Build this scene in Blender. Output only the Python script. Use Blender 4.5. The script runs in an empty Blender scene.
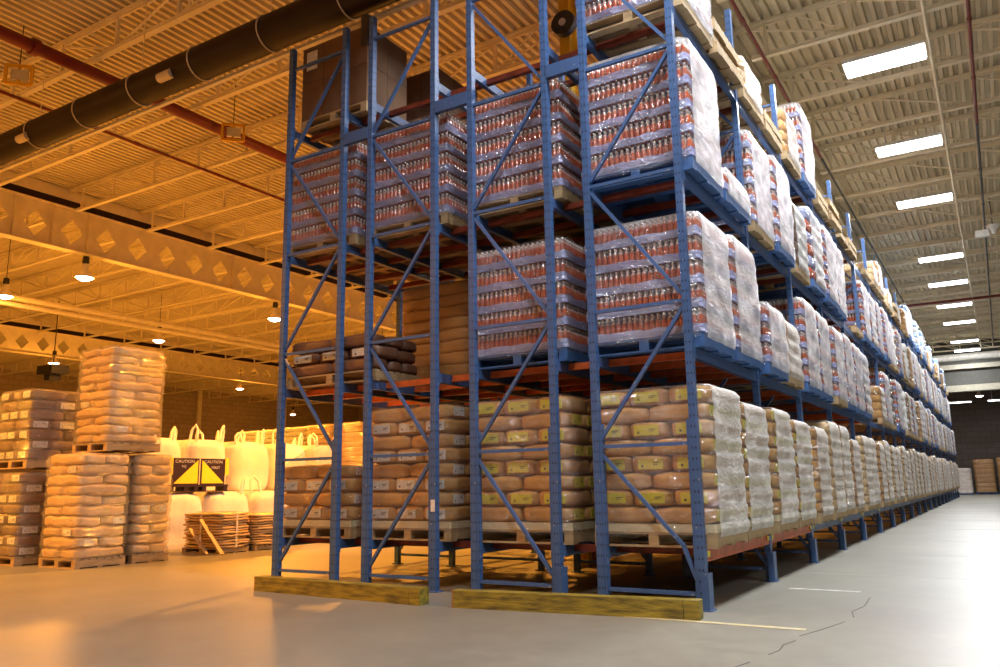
import bpy, math, random
from mathutils import Vector, Matrix, noise
R = math.radians
rnd = random.Random(7)
sc = bpy.context.scene
col = sc.collection

# ------------------------------------------------------------------ camera
cam_d = bpy.data.cameras.new('camera'); cam = bpy.data.objects.new('camera', cam_d); col.objects.link(cam)
yaw, pitch, roll = R(31.572), R(10.732), R(-0.932)
fw = Vector((-math.sin(yaw)*math.cos(pitch), math.cos(yaw)*math.cos(pitch), math.sin(pitch)))
r0 = Vector((math.cos(yaw), math.sin(yaw), 0)); u0 = r0.cross(fw)
rt = math.cos(roll)*r0 + math.sin(roll)*u0; up = -math.sin(roll)*r0 + math.cos(roll)*u0
M = Matrix((( rt.x, up.x, -fw.x, 2.379), (rt.y, up.y, -fw.y, -7.339), (rt.z, up.z, -fw.z, 1.135), (0, 0, 0, 1)))
cam.matrix_world = M
cam_d.sensor_width = 36; cam_d.lens = 801.14/1000*36; cam_d.clip_end = 300
sc.camera = cam

# ------------------------------------------------------------------ light and exposure
sc.view_settings.view_transform = 'Standard'; sc.view_settings.look = 'None'
sc.view_settings.gamma = 1; sc.view_settings.use_curve_mapping = False
sc.view_settings.exposure = 0.45
w = bpy.data.worlds.new('world'); sc.world = w; w.use_nodes = True
w.node_tree.nodes['Background'].inputs[0].default_value = (0.05, 0.045, 0.04, 1)
w.node_tree.nodes['Background'].inputs[1].default_value = 0.3
cy = sc.cycles
cy.max_bounces = 8; cy.diffuse_bounces = 4; cy.glossy_bounces = 3; cy.transmission_bounces = 3
cy.transparent_max_bounces = 14; cy.use_denoising = True; cy.sample_clamp_indirect = 6
cy.caustics_reflective = False; cy.caustics_refractive = False
FLUO_W = 300      # each fluorescent fixture over the aisle
BAY_W = 1350      # each sodium high-bay over the left hall
SODIUM = (1.0, 0.37, 0.04)
FLUO = (.97, .98, 1.0)
AISLE_Y = [8.55, 13.25, 17.8, 24.9, 29.5, 34.5, 39.4, 46.2, 50.2]     # fixtures in the photo
AISLE_Y_BEHIND = [3.6, -1.1, -5.8]                              # same row, carries on over the camera

# ------------------------------------------------------------------ materials
def nmat(name):
    m = bpy.data.materials.new(name); m.use_nodes = True
    nt = m.node_tree; nt.nodes.clear()
    out = nt.nodes.new('ShaderNodeOutputMaterial')
    return m, nt, out
def N(nt, t, **k):
    n = nt.nodes.new(t)
    for a, b in k.items(): setattr(n, a, b)
    return n
def pmat(name, c, rough=.5, metal=0., var=.12, scale=6., bump=0., bscale=30., spec=.5, c2=None, coord='Object', stretch=None, emit=None, es=0):
    m, nt, out = nmat(name)
    p = N(nt, 'ShaderNodeBsdfPrincipled'); nt.links.new(p.outputs[0], out.inputs[0])
    p.inputs['Roughness'].default_value = rough; p.inputs['Metallic'].default_value = metal
    p.inputs['Specular IOR Level'].default_value = spec
    tc = N(nt, 'ShaderNodeTexCoord'); src = tc.outputs[coord]
    if stretch:
        mp = N(nt, 'ShaderNodeMapping'); mp.inputs['Scale'].default_value = stretch
        nt.links.new(src, mp.inputs[0]); src = mp.outputs[0]
    nz = N(nt, 'ShaderNodeTexNoise'); nz.inputs['Scale'].default_value = scale; nz.inputs['Detail'].default_value = 4
    nt.links.new(src, nz.inputs[0])
    mx = N(nt, 'ShaderNodeMixRGB')
    if c2 is None:
        a = tuple(x*(1-var) for x in c); b = tuple(min(1, x*(1+var)) for x in c)
    else: a, b = c, c2
    mx.inputs[1].default_value = (*a, 1); mx.inputs[2].default_value = (*b, 1)
    rp = N(nt, 'ShaderNodeMapRange'); rp.inputs[1].default_value = .3; rp.inputs[2].default_value = .7
    nt.links.new(nz.outputs[0], rp.inputs[0]); nt.links.new(rp.outputs[0], mx.inputs[0])
    nt.links.new(mx.outputs[0], p.inputs['Base Color'])
    if bump:
        n2 = N(nt, 'ShaderNodeTexNoise'); n2.inputs['Scale'].default_value = bscale; n2.inputs['Detail'].default_value = 3
        nt.links.new(src, n2.inputs[0])
        bp = N(nt, 'ShaderNodeBump'); bp.inputs['Strength'].default_value = bump; bp.inputs['Distance'].default_value = .02
        nt.links.new(n2.outputs[0], bp.inputs['Height']); nt.links.new(bp.outputs[0], p.inputs['Normal'])
    if emit:
        p.inputs['Emission Color'].default_value = (*emit, 1); p.inputs['Emission Strength'].default_value = es
    return m
def film(name, base, hi, milky, tint=(.93, .93, .92), bump=.5, gloss=.10):
    """stretch film: clear where thin, whitish where the winds overlap; aisle side painted whiter as if lit"""
    m, nt, out = nmat(name)
    tc = N(nt, 'ShaderNodeTexCoord')
    mp = N(nt, 'ShaderNodeMapping'); mp.inputs['Scale'].default_value = (1, 1, 2.2); nt.links.new(tc.outputs['Object'], mp.inputs[0])
    nz = N(nt, 'ShaderNodeTexNoise'); nz.inputs['Scale'].default_value = 3.2; nz.inputs['Detail'].default_value = 6; nz.inputs['Distortion'].default_value = .8
    nt.links.new(mp.outputs[0], nz.inputs[0])
    mr = N(nt, 'ShaderNodeMapRange'); mr.inputs[1].default_value = .35; mr.inputs[2].default_value = .7
    mr.inputs[3].default_value = base; mr.inputs[4].default_value = hi
    nt.links.new(nz.outputs[0], mr.inputs[0])
    tr = N(nt, 'ShaderNodeBsdfTransparent'); tr.inputs[0].default_value = (.97, .97, .97, 1)
    df = N(nt, 'ShaderNodeBsdfDiffuse'); df.inputs[0].default_value = (*tint, 1)
    tl = N(nt, 'ShaderNodeBsdfTranslucent'); tl.inputs[0].default_value = (*tint, 1)
    dm = N(nt, 'ShaderNodeMixShader'); dm.inputs[0].default_value = .25
    nt.links.new(df.outputs[0], dm.inputs[1]); nt.links.new(tl.outputs[0], dm.inputs[2])
    m1 = N(nt, 'ShaderNodeMixShader'); nt.links.new(mr.outputs[0], m1.inputs[0])
    nt.links.new(tr.outputs[0], m1.inputs[1]); nt.links.new(dm.outputs[0], m1.inputs[2])
    n2 = N(nt, 'ShaderNodeTexNoise'); n2.inputs['Scale'].default_value = 7; n2.inputs['Detail'].default_value = 4; n2.inputs['Distortion'].default_value = 1.5
    nt.links.new(mp.outputs[0], n2.inputs[0])
    b = N(nt, 'ShaderNodeBump'); b.inputs['Strength'].default_value = bump; b.inputs['Distance'].default_value = .06
    nt.links.new(n2.outputs[0], b.inputs['Height'])
    gl = N(nt, 'ShaderNodeBsdfGlossy'); gl.inputs['Roughness'].default_value = .17; nt.links.new(b.outputs[0], gl.inputs['Normal'])
    nt.links.new(b.outputs[0], df.inputs['Normal'])
    m2 = N(nt, 'ShaderNodeMixShader'); m2.inputs[0].default_value = gloss
    nt.links.new(m1.outputs[0], m2.inputs[1]); nt.links.new(gl.outputs[0], m2.inputs[2]); nt.links.new(m2.outputs[0], out.inputs[0])
    return m

BLUE = (.052, .115, .275)
def rackpaint(name, c, holes=True):
    """painted roll-formed steel, two columns of punched slots, rubbed edges"""
    m, nt, out = nmat(name)
    p = N(nt, 'ShaderNodeBsdfPrincipled'); nt.links.new(p.outputs[0], out.inputs[0])
    p.inputs['Roughness'].default_value = .38
    tc = N(nt, 'ShaderNodeTexCoord')
    nz = N(nt, 'ShaderNodeTexNoise'); nz.inputs['Scale'].default_value = 5; nz.inputs['Detail'].default_value = 6; nt.links.new(tc.outputs['Object'], nz.inputs[0])
    mx = N(nt, 'ShaderNodeMixRGB'); mx.inputs[1].default_value = (*[x*.8 for x in c], 1); mx.inputs[2].default_value = (*[x*1.25 for x in c], 1)
    nt.links.new(nz.outputs[0], mx.inputs[0])
    last = mx.outputs[0]
    n3 = N(nt, 'ShaderNodeTexNoise'); n3.inputs['Scale'].default_value = 22; n3.inputs['Detail'].default_value = 5; nt.links.new(tc.outputs['Object'], n3.inputs[0])
    g = N(nt, 'ShaderNodeMath', operation='GREATER_THAN'); g.inputs[1].default_value = .69; nt.links.new(n3.outputs[0], g.inputs[0])
    sx = N(nt, 'ShaderNodeMixRGB'); nt.links.new(g.outputs[0], sx.inputs[0]); nt.links.new(last, sx.inputs[1]); sx.inputs[2].default_value = (.30, .32, .36, 1)
    last = sx.outputs[0]
    if holes:
        sp = N(nt, 'ShaderNodeSeparateXYZ'); nt.links.new(tc.outputs['Object'], sp.inputs[0])
        def mth(op, a, b=None):
            n = N(nt, 'ShaderNodeMath', operation=op)
            for i, v in enumerate((a, b)):
                if v is None: continue
                if isinstance(v, (int, float)): n.inputs[i].default_value = v
                else: nt.links.new(v, n.inputs[i])
            return n.outputs[0]
        fz = mth('FRACT', mth('DIVIDE', sp.outputs[2], .1))
        dz = mth('MULTIPLY', mth('SUBTRACT', fz, .5), .1/.013)
        ax = mth('SUBTRACT', mth('ABSOLUTE', sp.outputs[0]), .016)
        dx = mth('DIVIDE', ax, .0058)
        ay = mth('SUBTRACT', mth('ABSOLUTE', sp.outputs[1]), .016)
        dy = mth('DIVIDE', ay, .0058)
        hx = mth('LESS_THAN', mth('ADD', mth('MULTIPLY', dx, dx), mth('MULTIPLY', dz, dz)), 1)
        hy = mth('LESS_THAN', mth('ADD', mth('MULTIPLY', dy, dy), mth('MULTIPLY', dz, dz)), 1)
        # slots only on faces that look along the matching axis
        ge = N(nt, 'ShaderNodeNewGeometry'); sn = N(nt, 'ShaderNodeSeparateXYZ'); nt.links.new(ge.outputs['Normal'], sn.inputs[0])
        fy = mth('GREATER_THAN', mth('ABSOLUTE', sn.outputs[1]), .7); fx = mth('GREATER_THAN', mth('ABSOLUTE', sn.outputs[0]), .7)
        hh = mth('MAXIMUM', mth('MULTIPLY', hx, fy), mth('MULTIPLY', hy, fx))
        hm = N(nt, 'ShaderNodeMixRGB'); nt.links.new(hh, hm.inputs[0]); nt.links.new(last, hm.inputs[1]); hm.inputs[2].default_value = (.008, .010, .02, 1)  # slots drawn as dark dots for the darkness inside them
        last = hm.outputs[0]
    nt.links.new(last, p.inputs['Base Color'])
    return m

MT = dict(
 post=rackpaint('blue_slotted_steel', BLUE), blue=rackpaint('blue_steel', BLUE, False),
 orange=pmat('orange_steel', (.62, .13, .03), .4, var=.2, scale=9),
 rail=pmat('red_oxide_rail', (.20, .035, .014), .45, var=.3, scale=9),
 wood=pmat('pallet_wood', (.50, .37, .20), .8, c2=(.34, .23, .12), scale=4, stretch=(1, 1, 6), bump=.3),
 bluewood=pmat('blue_pallet_wood', (.03, .09, .26), .65, c2=(.05, .14, .36), scale=5, bump=.2),
 kraft=pmat('kraft_paper', (.50, .25, .06), .5, c2=(.62, .35, .11), scale=3, bump=.6, bscale=14),
 kraftlight=pmat('pale_kraft_paper', (.62, .40, .17), .5, c2=(.74, .54, .3), scale=3, bump=.6, bscale=14),
 darksack=pmat('dark_brown_sack', (.13, .060, .038), .45, c2=(.2, .1, .06), scale=3, bump=.5, bscale=14),
 greensack=pmat('pale_green_sack', (.42, .44, .3), .6, c2=(.5, .5, .36), scale=3, bump=.5),
 label_w=pmat('white_label', (.78, .77, .72), .5, c2=(.55, .54, .50), scale=22),
 label_y=pmat('yellow_label', (.78, .68, .05), .5, c2=(.62, .54, .06), scale=14),
 ink=pmat('label_ink', (.06, .05, .05), .6),
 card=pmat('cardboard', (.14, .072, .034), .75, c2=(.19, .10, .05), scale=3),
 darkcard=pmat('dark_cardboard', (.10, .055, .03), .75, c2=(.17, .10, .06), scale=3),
 tarp=pmat('black_liner', (.03, .028, .03), .45, var=.3, scale=6, bump=.4),
 slip=pmat('cream_slip_board', (.74, .66, .42), .7, var=.1),
 cap=pmat('bottle_cap', (.93, .88, .88), .3, var=.05),
 drink=pmat('red_drink', (.50, .045, .035), .10, c2=(.46, .14, .03), scale=20, spec=1.),
 neck=pmat('clear_neck', (.74, .50, .46), .06, var=.1, spec=1.),
 tray=film('blue_shrink_tray', .70, .95, 0, tint=(.46, .53, .90), bump=.9, gloss=.14),
 film=film('clear_stretch_film', .0, .08, 0, bump=2.0, gloss=.17),
 milky=film('light_whitened_stretch_film', .60, .86, 1, tint=(.94, .95, .95), bump=.45, gloss=.07),  # aisle side painted whiter for lamp glare and grazing view
 milkyb=film('light_whitened_thin_film', .42, .80, 1, tint=(.95, .96, .98), bump=.4, gloss=.10),  # same aisle-light whitening in the colour, thinner, for bottle loads
 filmg=film('glossy_stretch_film', .02, .22, 0, bump=1.4, gloss=.2),
 fibc=pmat('white_woven_bag', (.88, .82, .70), .7, var=.06, scale=2, bump=.5, bscale=9),
 strap=pmat('white_webbing', (.85, .8, .7), .7),
 steel=pmat('cream_roof_steel', (.80, .71, .53), .55, var=.08, scale=3),
 deck=pmat('cream_roof_deck', (.70, .61, .43), .6, var=.12, scale=2, c2=(.60, .52, .36)),
 redpipe=pmat('red_pipe', (.17, .014, .009), .4, var=.15),
 duct=pmat('dark_brown_duct', (.020, .010, .009), .5, var=.2, scale=3, spec=.25),
 bandm=pmat('pale_duct_band', (.62, .52, .36), .5),
 black=pmat('black_metal', (.02, .02, .022), .4),
 yellow=pmat('yellow_painted_steel', (.74, .42, .02), .5, var=.15, scale=2),
 timber=pmat('yellow_painted_timber', (.40, .31, .03), .6, c2=(.09, .07, .015), scale=5, stretch=(.8, 3, 5), bump=.4, bscale=20),
 cut=pmat('timber_end_grain', (.42, .16, .04), .7, var=.3, scale=30),
 galv=pmat('galvanised', (.6, .6, .6), .4, metal=.6),
 pink=pmat('pink_insulation_duct', (.80, .78, .72), .4),
 bluewrap=pmat('blue_film_goods', (.09, .28, .62), .35, c2=(.4, .55, .8), scale=6),
 signblack=pmat('black_board', (.035, .012, .012), .5), signyellow=pmat('yellow_board', (.95, .80, .02), .5, var=.03),
 glow=pmat('fluorescent_diffuser', (.9, .9, .9), .4, emit=(1, .97, 1), es=6),
 lampglow=pmat('lamp_lens', (.9, .9, .9), .4, emit=(1., .80, .74), es=14),
 shade=pmat('aluminium_reflector', (.85, .78, .7), .35, var=.05),
 white=pmat('white_plastic', (.8, .8, .78), .5),
)
# floor: sealed concrete with joints, a crack, scuffs
def floor_mat():
    m, nt, out = nmat('sealed_concrete')
    p = N(nt, 'ShaderNodeBsdfPrincipled'); nt.links.new(p.outputs[0], out.inputs[0])
    tc = N(nt, 'ShaderNodeTexCoord')
    a = N(nt, 'ShaderNodeTexNoise'); a.inputs['Scale'].default_value = .35; a.inputs['Detail'].default_value = 8; a.inputs['Roughness'].default_value = .6
    nt.links.new(tc.outputs['Object'], a.inputs[0])
    b = N(nt, 'ShaderNodeTexNoise'); b.inputs['Scale'].default_value = 6; b.inputs['Detail'].default_value = 8; b.inputs['Roughness'].default_value = .7
    nt.links.new(tc.outputs['Object'], b.inputs[0])
    c1 = N(nt, 'ShaderNodeValToRGB'); c1.color_ramp.elements[0].position = .3; c1.color_ramp.elements[1].position = .7
    c1.color_ramp.elements[0].color = (.19, .185, .155, 1); c1.color_ramp.elements[1].color = (.29, .285, .24, 1)
    nt.links.new(a.outputs[0], c1.inputs[0])
    c2 = N(nt, 'ShaderNodeValToRGB'); c2.color_ramp.elements[0].position = .3; c2.color_ramp.elements[1].position = .75
    c2.color_ramp.elements[0].color = (.80, .80, .80, 1); c2.color_ramp.elements[1].color = (1.1, 1.1, 1.1, 1)
    nt.links.new(b.outputs[0], c2.inputs[0])
    mu = N(nt, 'ShaderNodeMixRGB', blend_type='MULTIPLY'); mu.inputs[0].default_value = 1
    nt.links.new(c1.outputs[0], mu.inputs[1]); nt.links.new(c2.outputs[0], mu.inputs[2])
    nt.links.new(mu.outputs[0], p.inputs['Base Color'])
    rr = N(nt, 'ShaderNodeMapRange'); rr.inputs[3].default_value = .30; rr.inputs[4].default_value = .5
    p.inputs['Specular IOR Level'].default_value = .3
    nt.links.new(b.outputs[0], rr.inputs[0]); nt.links.new(rr.outputs[0], p.inputs['Roughness'])
    bp = N(nt, 'ShaderNodeBump'); bp.inputs['Strength'].default_value = .12; bp.inputs['Distance'].default_value = .01
    nt.links.new(b.outputs[0], bp.inputs['Height']); nt.links.new(bp.outputs[0], p.inputs['Normal'])
    return m
MT['floor'] = floor_mat()
def block_mat(name, c):
    m, nt, out = nmat(name)
    p = N(nt, 'ShaderNodeBsdfPrincipled'); nt.links.new(p.outputs[0], out.inputs[0]); p.inputs['Roughness'].default_value = .8
    tc = N(nt, 'ShaderNodeTexCoord'); sp = N(nt, 'ShaderNodeSeparateXYZ'); nt.links.new(tc.outputs['Object'], sp.inputs[0])
    ad = N(nt, 'ShaderNodeMath', operation='ADD'); nt.links.new(sp.outputs[0], ad.inputs[0]); nt.links.new(sp.outputs[1], ad.inputs[1])
    cb = N(nt, 'ShaderNodeCombineXYZ'); nt.links.new(ad.outputs[0], cb.inputs[0]); nt.links.new(sp.outputs[2], cb.inputs[1])
    br = N(nt, 'ShaderNodeTexBrick'); br.inputs['Scale'].default_value = 1; br.inputs['Brick Width'].default_value = .8; br.inputs['Row Height'].default_value = .4
    br.inputs['Mortar Size'].default_value = .02
    br.inputs['Color1'].default_value = (*c, 1); br.inputs['Color2'].default_value = (*[x*.85 for x in c], 1); br.inputs['Mortar'].default_value = (*[x*.6 for x in c], 1)
    nt.links.new(cb.outputs[0], br.inputs['Vector']); nt.links.new(br.outputs[0], p.inputs['Base Color'])
    return m
MT['block'] = block_mat('painted_block_wall', (.48, .38, .28))
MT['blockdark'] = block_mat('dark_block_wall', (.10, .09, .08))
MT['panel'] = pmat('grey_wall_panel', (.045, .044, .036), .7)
MT['trim'] = pmat('cream_trim_paint', (.24, .225, .17), .6)

# ------------------------------------------------------------------ mesh builder
class MB:
    def __init__(s): s.v = []; s.f = []; s.mi = []; s.sm = []
    def add(s, v, f, mi=0, sm=False):
        o = len(s.v); s.v += [tuple(x) for x in v]; s.f += [tuple(i+o for i in q) for q in f]
        s.mi += [mi]*len(f); s.sm += [sm]*len(f); return s
    def box(s, x0, y0, z0, x1, y1, z1, mi=0):
        v = [(x0,y0,z0),(x1,y0,z0),(x1,y1,z0),(x0,y1,z0),(x0,y0,z1),(x1,y0,z1),(x1,y1,z1),(x0,y1,z1)]
        return s.add(v, [(0,3,2,1),(4,5,6,7),(0,1,5,4),(1,2,6,5),(2,3,7,6),(3,0,4,7)], mi)
    def bar(s, a, b, w, h, mi=0, upv=(0,0,1)):
        a = Vector(a); b = Vector(b); d = (b-a).normalized(); u = Vector(upv)
        if abs(d.dot(u)) > .99: u = Vector((0,1,0))
        sd = d.cross(u).normalized(); u = sd.cross(d)
        v = []
        for p in (a, b):
            for i, j in ((-1,-1),(1,-1),(1,1),(-1,1)): v.append(p + sd*w/2*i + u*h/2*j)
        return s.add(v, [(3,2,1,0),(4,5,6,7),(0,1,5,4),(1,2,6,5),(2,3,7,6),(3,0,4,7)], mi)
    def tube(s, pts, r, n=10, mi=0, closed=False):
        pts = [Vector(p) for p in pts]; v = []; k = len(pts); pu = None
        for i, p in enumerate(pts):
            if closed: t = pts[(i+1) % k] - pts[i-1]
            else: t = pts[min(i+1, k-1)] - pts[max(i-1, 0)]
            t.normalize(); u = Vector((0,0,1)) if abs(t.z) < .95 else Vector((0,1,0))
            if pu is not None and (pu - t*pu.dot(t)).length > .1: u = pu
            sd = t.cross(u).normalized(); u = sd.cross(t).normalized(); pu = u
            rr = r[i] if isinstance(r, (list, tuple)) else r
            for j in range(n):
                a = 2*math.pi*j/n; v.append(p + (sd*math.cos(a) + u*math.sin(a))*rr)
        f = []
        for i in range(k if closed else k-1):
            i2 = (i+1) % k
            for j in range(n): f.append((i*n+j, i*n+(j+1) % n, i2*n+(j+1) % n, i2*n+j))
        s.add(v, f, mi, True)
        if not closed:
            s.add(v[:n], [tuple(range(n))[::-1]], mi); s.add(v[-n:], [tuple(range(n))], mi)
        return s
    def lathe(s, prof, n=16, c=(0,0,0), mi=0, mis=None):
        v = []
        for r, z in prof:
            for j in range(n):
                a = 2*math.pi*j/n; v.append((c[0]+r*math.cos(a), c[1]+r*math.sin(a), c[2]+z))
        o = len(s.v); s.v += v
        for i in range(len(prof)-1):
            for j in range(n):
                s.f.append(tuple(o+x for x in (i*n+j, i*n+(j+1) % n, (i+1)*n+(j+1) % n, (i+1)*n+j)))
                s.mi.append(mis[i] if mis else mi); s.sm.append(True)
        return s
    def pillow(s, cx, cy, cz, lx, ly, lz, seed=0, n=5, k=4.5, sag=.25, nz=.012, mi=0):
        """a filled sack: rounded block, thinner towards its seams, lightly creased"""
        idx = {}; v = []; f = []
        def vert(p):
            key = tuple(round(x, 4) for x in p)
            if key in idx: return idx[key]
            q = Vector(p); L = (abs(q.x)**k + abs(q.y)**k + abs(q.z)**k)**(1/k); q = q/L
            z = q.z*(1 - sag*max(abs(p[0]), abs(p[1]))**4)
            pt = Vector((q.x*lx/2, q.y*ly/2, z*lz/2))
            d = noise.noise_vector(pt*5 + Vector((seed*7.3, seed*3.1, seed)))*nz
            v.append((cx+pt.x+d.x*.5, cy+pt.y+d.y*.5, cz+pt.z+d.z)); idx[key] = len(v)-1; return idx[key]
        g = [-1+2*i/n for i in range(n+1)]
        for ax in range(3):
            for sg in (-1, 1):
                for i in range(n):
                    for j in range(n):
                        q = []
                        for a, b in ((i,j),(i+1,j),(i+1,j+1),(i,j+1)):
                            p = [0,0,0]; p[ax] = sg; p[(ax+1)%3] = g[a]; p[(ax+2)%3] = g[b]; q.append(vert(p))
                        f.append(tuple(q) if sg > 0 else tuple(q[::-1]))
        return s.add(v, f, mi, True)
    def mesh(s, name, mats):
        me = bpy.data.meshes.new(name); me.from_pydata(s.v, [], s.f)
        for m in (mats if isinstance(mats, (list, tuple)) else [mats]): me.materials.append(MT[m] if isinstance(m, str) else m)
        me.polygons.foreach_set('material_index', s.mi); me.polygons.foreach_set('use_smooth', s.sm); me.update()
        return me
    def build(s, name, mats, parent=None, loc=(0,0,0), rz=0):
        return put(s.mesh(name, mats), name, parent, loc, rz)
def put(me, name, parent=None, loc=(0,0,0), rz=0):
    o = bpy.data.objects.new(name, me); col.objects.link(o); o.location = loc; o.rotation_euler = (0,0,rz)
    if parent is not None: o.parent = parent
    return o
def tag(o, label, cat, group=None):
    o['label'] = label; o['category'] = cat
    if group: o['group'] = group
    o['kind'] = 'thing'
    return o
def thing(name, label, cat, loc=(0,0,0), rz=0, group=None):
    o = bpy.data.objects.new(name, None); col.objects.link(o); o.location = loc; o.rotation_euler = (0,0,rz)
    o.empty_display_size = .1
    return tag(o, label, cat, group)
def struct(o): o['kind'] = 'structure'; return o
KIDS = {}
def kids_of():
    KIDS.clear()
    for o in col.objects:
        if o.parent: KIDS.setdefault(o.parent.name, []).append(o)
def copy_tree(o, parent=None):
    c = o.copy(); col.objects.link(c)
    if parent is not None: c.parent = parent
    for ch in list(o.children): copy_tree(ch, c)
    return c
ORD = ['first','second','third','fourth','fifth','sixth','seventh','eighth','ninth','tenth','eleventh','twelfth','thirteenth','fourteenth','fifteenth','sixteenth','seventeenth','eighteenth','nineteenth','twentieth']
for t in ('twenty', 'thirty'):
    ORD += [t+'-'+x for x in ORD[:9]]
    if t == 'twenty': ORD.append('thirtieth')
ORD.append('fortieth')

# ------------------------------------------------------------------ room
XL, XR, YN, YF, ZD = -57.5, 19.0, -16.0, 60.0, 9.86
struct(MB().box(XL, YN, -.1, XR, YF, 0).build('floor', 'floor'))
# roof deck: trapezoidal ribs running along the aisles
d = MB(); x = XL; pitch_ = .19; prof = []
while x < XR:
    prof += [(x, ZD), (x+.075, ZD), (x+.095, ZD+.09), (x+.17, ZD+.09)]; x += pitch_
n = len(prof); v = [(a, YN, b) for a, b in prof] + [(a, YF, b) for a, b in prof]
d.add(v, [(i, i+1, n+i+1, n+i) for i in range(n-1)])
struct(d.build('ceiling', 'deck'))
struct(MB().box(XL-.2, YN, 0, XL, YF, ZD+.1).build('wall_left', 'block'))
struct(MB().box(XR, YN, 0, XR+.2, YF, ZD+.1).build('wall_right', 'block'))
struct(MB().box(XL, YN-.2, 0, XR, YN, ZD+.1).build('wall_front', 'block'))
struct(MB().box(XL, YF, 0, -1.5, YF+.2, ZD+.1).build('wall_back', 'block'))
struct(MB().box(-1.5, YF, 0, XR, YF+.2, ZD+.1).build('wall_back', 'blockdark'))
for k, y in enumerate((28.9, 38.9, 48.9)):
    struct(MB().box(XL, y-.2, 0, XL+.25, y+.2, 9.8).build('trim_%d' % (7+k), MT['steel']))
# bulkhead over the end of the aisle with its cream beams
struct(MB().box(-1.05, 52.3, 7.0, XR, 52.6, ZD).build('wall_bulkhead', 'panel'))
struct(MB().box(-1.05, 52.0, 6.6, XR, 52.65, 7.0).build('trim_1', 'trim'))
struct(MB().box(-1.05, 52.0, 8.05, XR, 52.3, 8.35).build('trim_2', 'trim'))
# floor markings
struct(MB().box(-.55, -.62, .001, .95, -.54, .004).build('trim_3', pmat('worn_yellow_paint', (.62, .52, .2), .5, c2=(.42, .41, .34), scale=14)))
struct(MB().box(.3, 1.86, .001, 1.0, 1.92, .004).build('trim_4', pmat('worn_white_paint', (.7, .7, .66), .5, c2=(.45, .45, .41), scale=14)))
j = MB()
for y in (3.5, 6.6, 9.8, 13.8, 18.4, 23, 29, 35): j.box(.2, y, .0005, 9, y+.012, .002)
struct(j.build('trim_5', pmat('joint_sealant', (.5, .5, .46), .6)))
crk = MB(); way = [(1.14, 1.5), (1.17, .9), (1.12, .52), (1.18, .2), (1.15, -.06), (1.08, -.4), (1.03, -.6), (.96, -.85), (.97, -1.05), (.93, -1.24), (.95, -1.45), (.92, -1.62), (.87, -1.9), (.8, -2.2)]
for k in range(len(way)-1):
    if k % 4 != 3: crk.bar((*way[k], .001), (*way[k+1], .001), .008, .002)
struct(crk.build('trim_6', pmat('floor_crack', (.10, .10, .09), .8)))

# ------------------------------------------------------------------ roof steel
# castellated girders along the hall
def girder(X, label):
    t = thing('castellated_girder', label, 'roof beam', (X, YN+.05, 0), group=None)
    L = YF-YN-.1; z0, z1, zc = 8.05, 9.25, 8.6; hw, hh = .33, .38; P = 1.06
    web = MB(); off = (4.13-P/2-YN) % P
    ys = [0.0]; y = off
    while y < L: ys.append(y); y += P
    for k in range(len(ys)):
        a = ys[k]; b = ys[k+1] if k+1 < len(ys) else L
        if b-a < P*.9:
            web.box(-.02, a, z0, .02, b, z1); continue
        c = (a+b)/2
        o = [(a,z0),(c,z0),(b,z0),(b,zc),(b,z1),(c,z1),(a,z1),(a,zc)]
        i = [(c-hw*.35,zc-hh*.65),(c,zc-hh),(c+hw*.35,zc-hh*.65),(c+hw,zc),(c+hw*.35,zc+hh*.65),(c,zc+hh),(c-hw*.35,zc+hh*.65),(c-hw,zc)]
        for sx in (-.02, .02):
            vv = [(sx,p,q) for p,q in o]+[(sx,p,q) for p,q in i]
            web.add(vv, [(m,(m+1)%8,8+(m+1)%8,8+m) for m in range(8)])
        vv = [(-.02,p,q) for p,q in i]+[(.02,p,q) for p,q in i]
        web.add(vv, [(m,(m+1)%8,8+(m+1)%8,8+m) for m in range(8)])
    web.build('web', 'steel', t)
    MB().box(-.17, 0, z1, .17, L, z1+.03).build('top_flange', 'steel', t)
    MB().box(-.17, 0, z0-.03, .17, L, z0).build('bottom_flange', 'steel', t)
    for y in (3.5, 4.57, 5.63, 10.95, 22, 23.1, 34, 45):
        MB().box(-.15, y-YN-.01, z0, .15, y-YN+.01, z1).build('stiffener', 'steel', t)
    MB().box(-.05, 0, z1+.03, .05, L, z1+.27).build('shaded_gap_strip', 'duct', t)  # dark strip standing in for the shaded gap above the girder
    MB().box(-.05, 0, z1+.271, .05, L, ZD-.01).build('deck_closure', 'steel', t)
for X, l in ((-1.27, 'cream castellated roof girder above the blue rack beside the aisle'), (-20, 'cream castellated roof girder with diamond holes nearest the left of the rack'), (-38.7, 'second cream castellated roof girder further left over the sack stacks')):
    girder(X, l)
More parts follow.
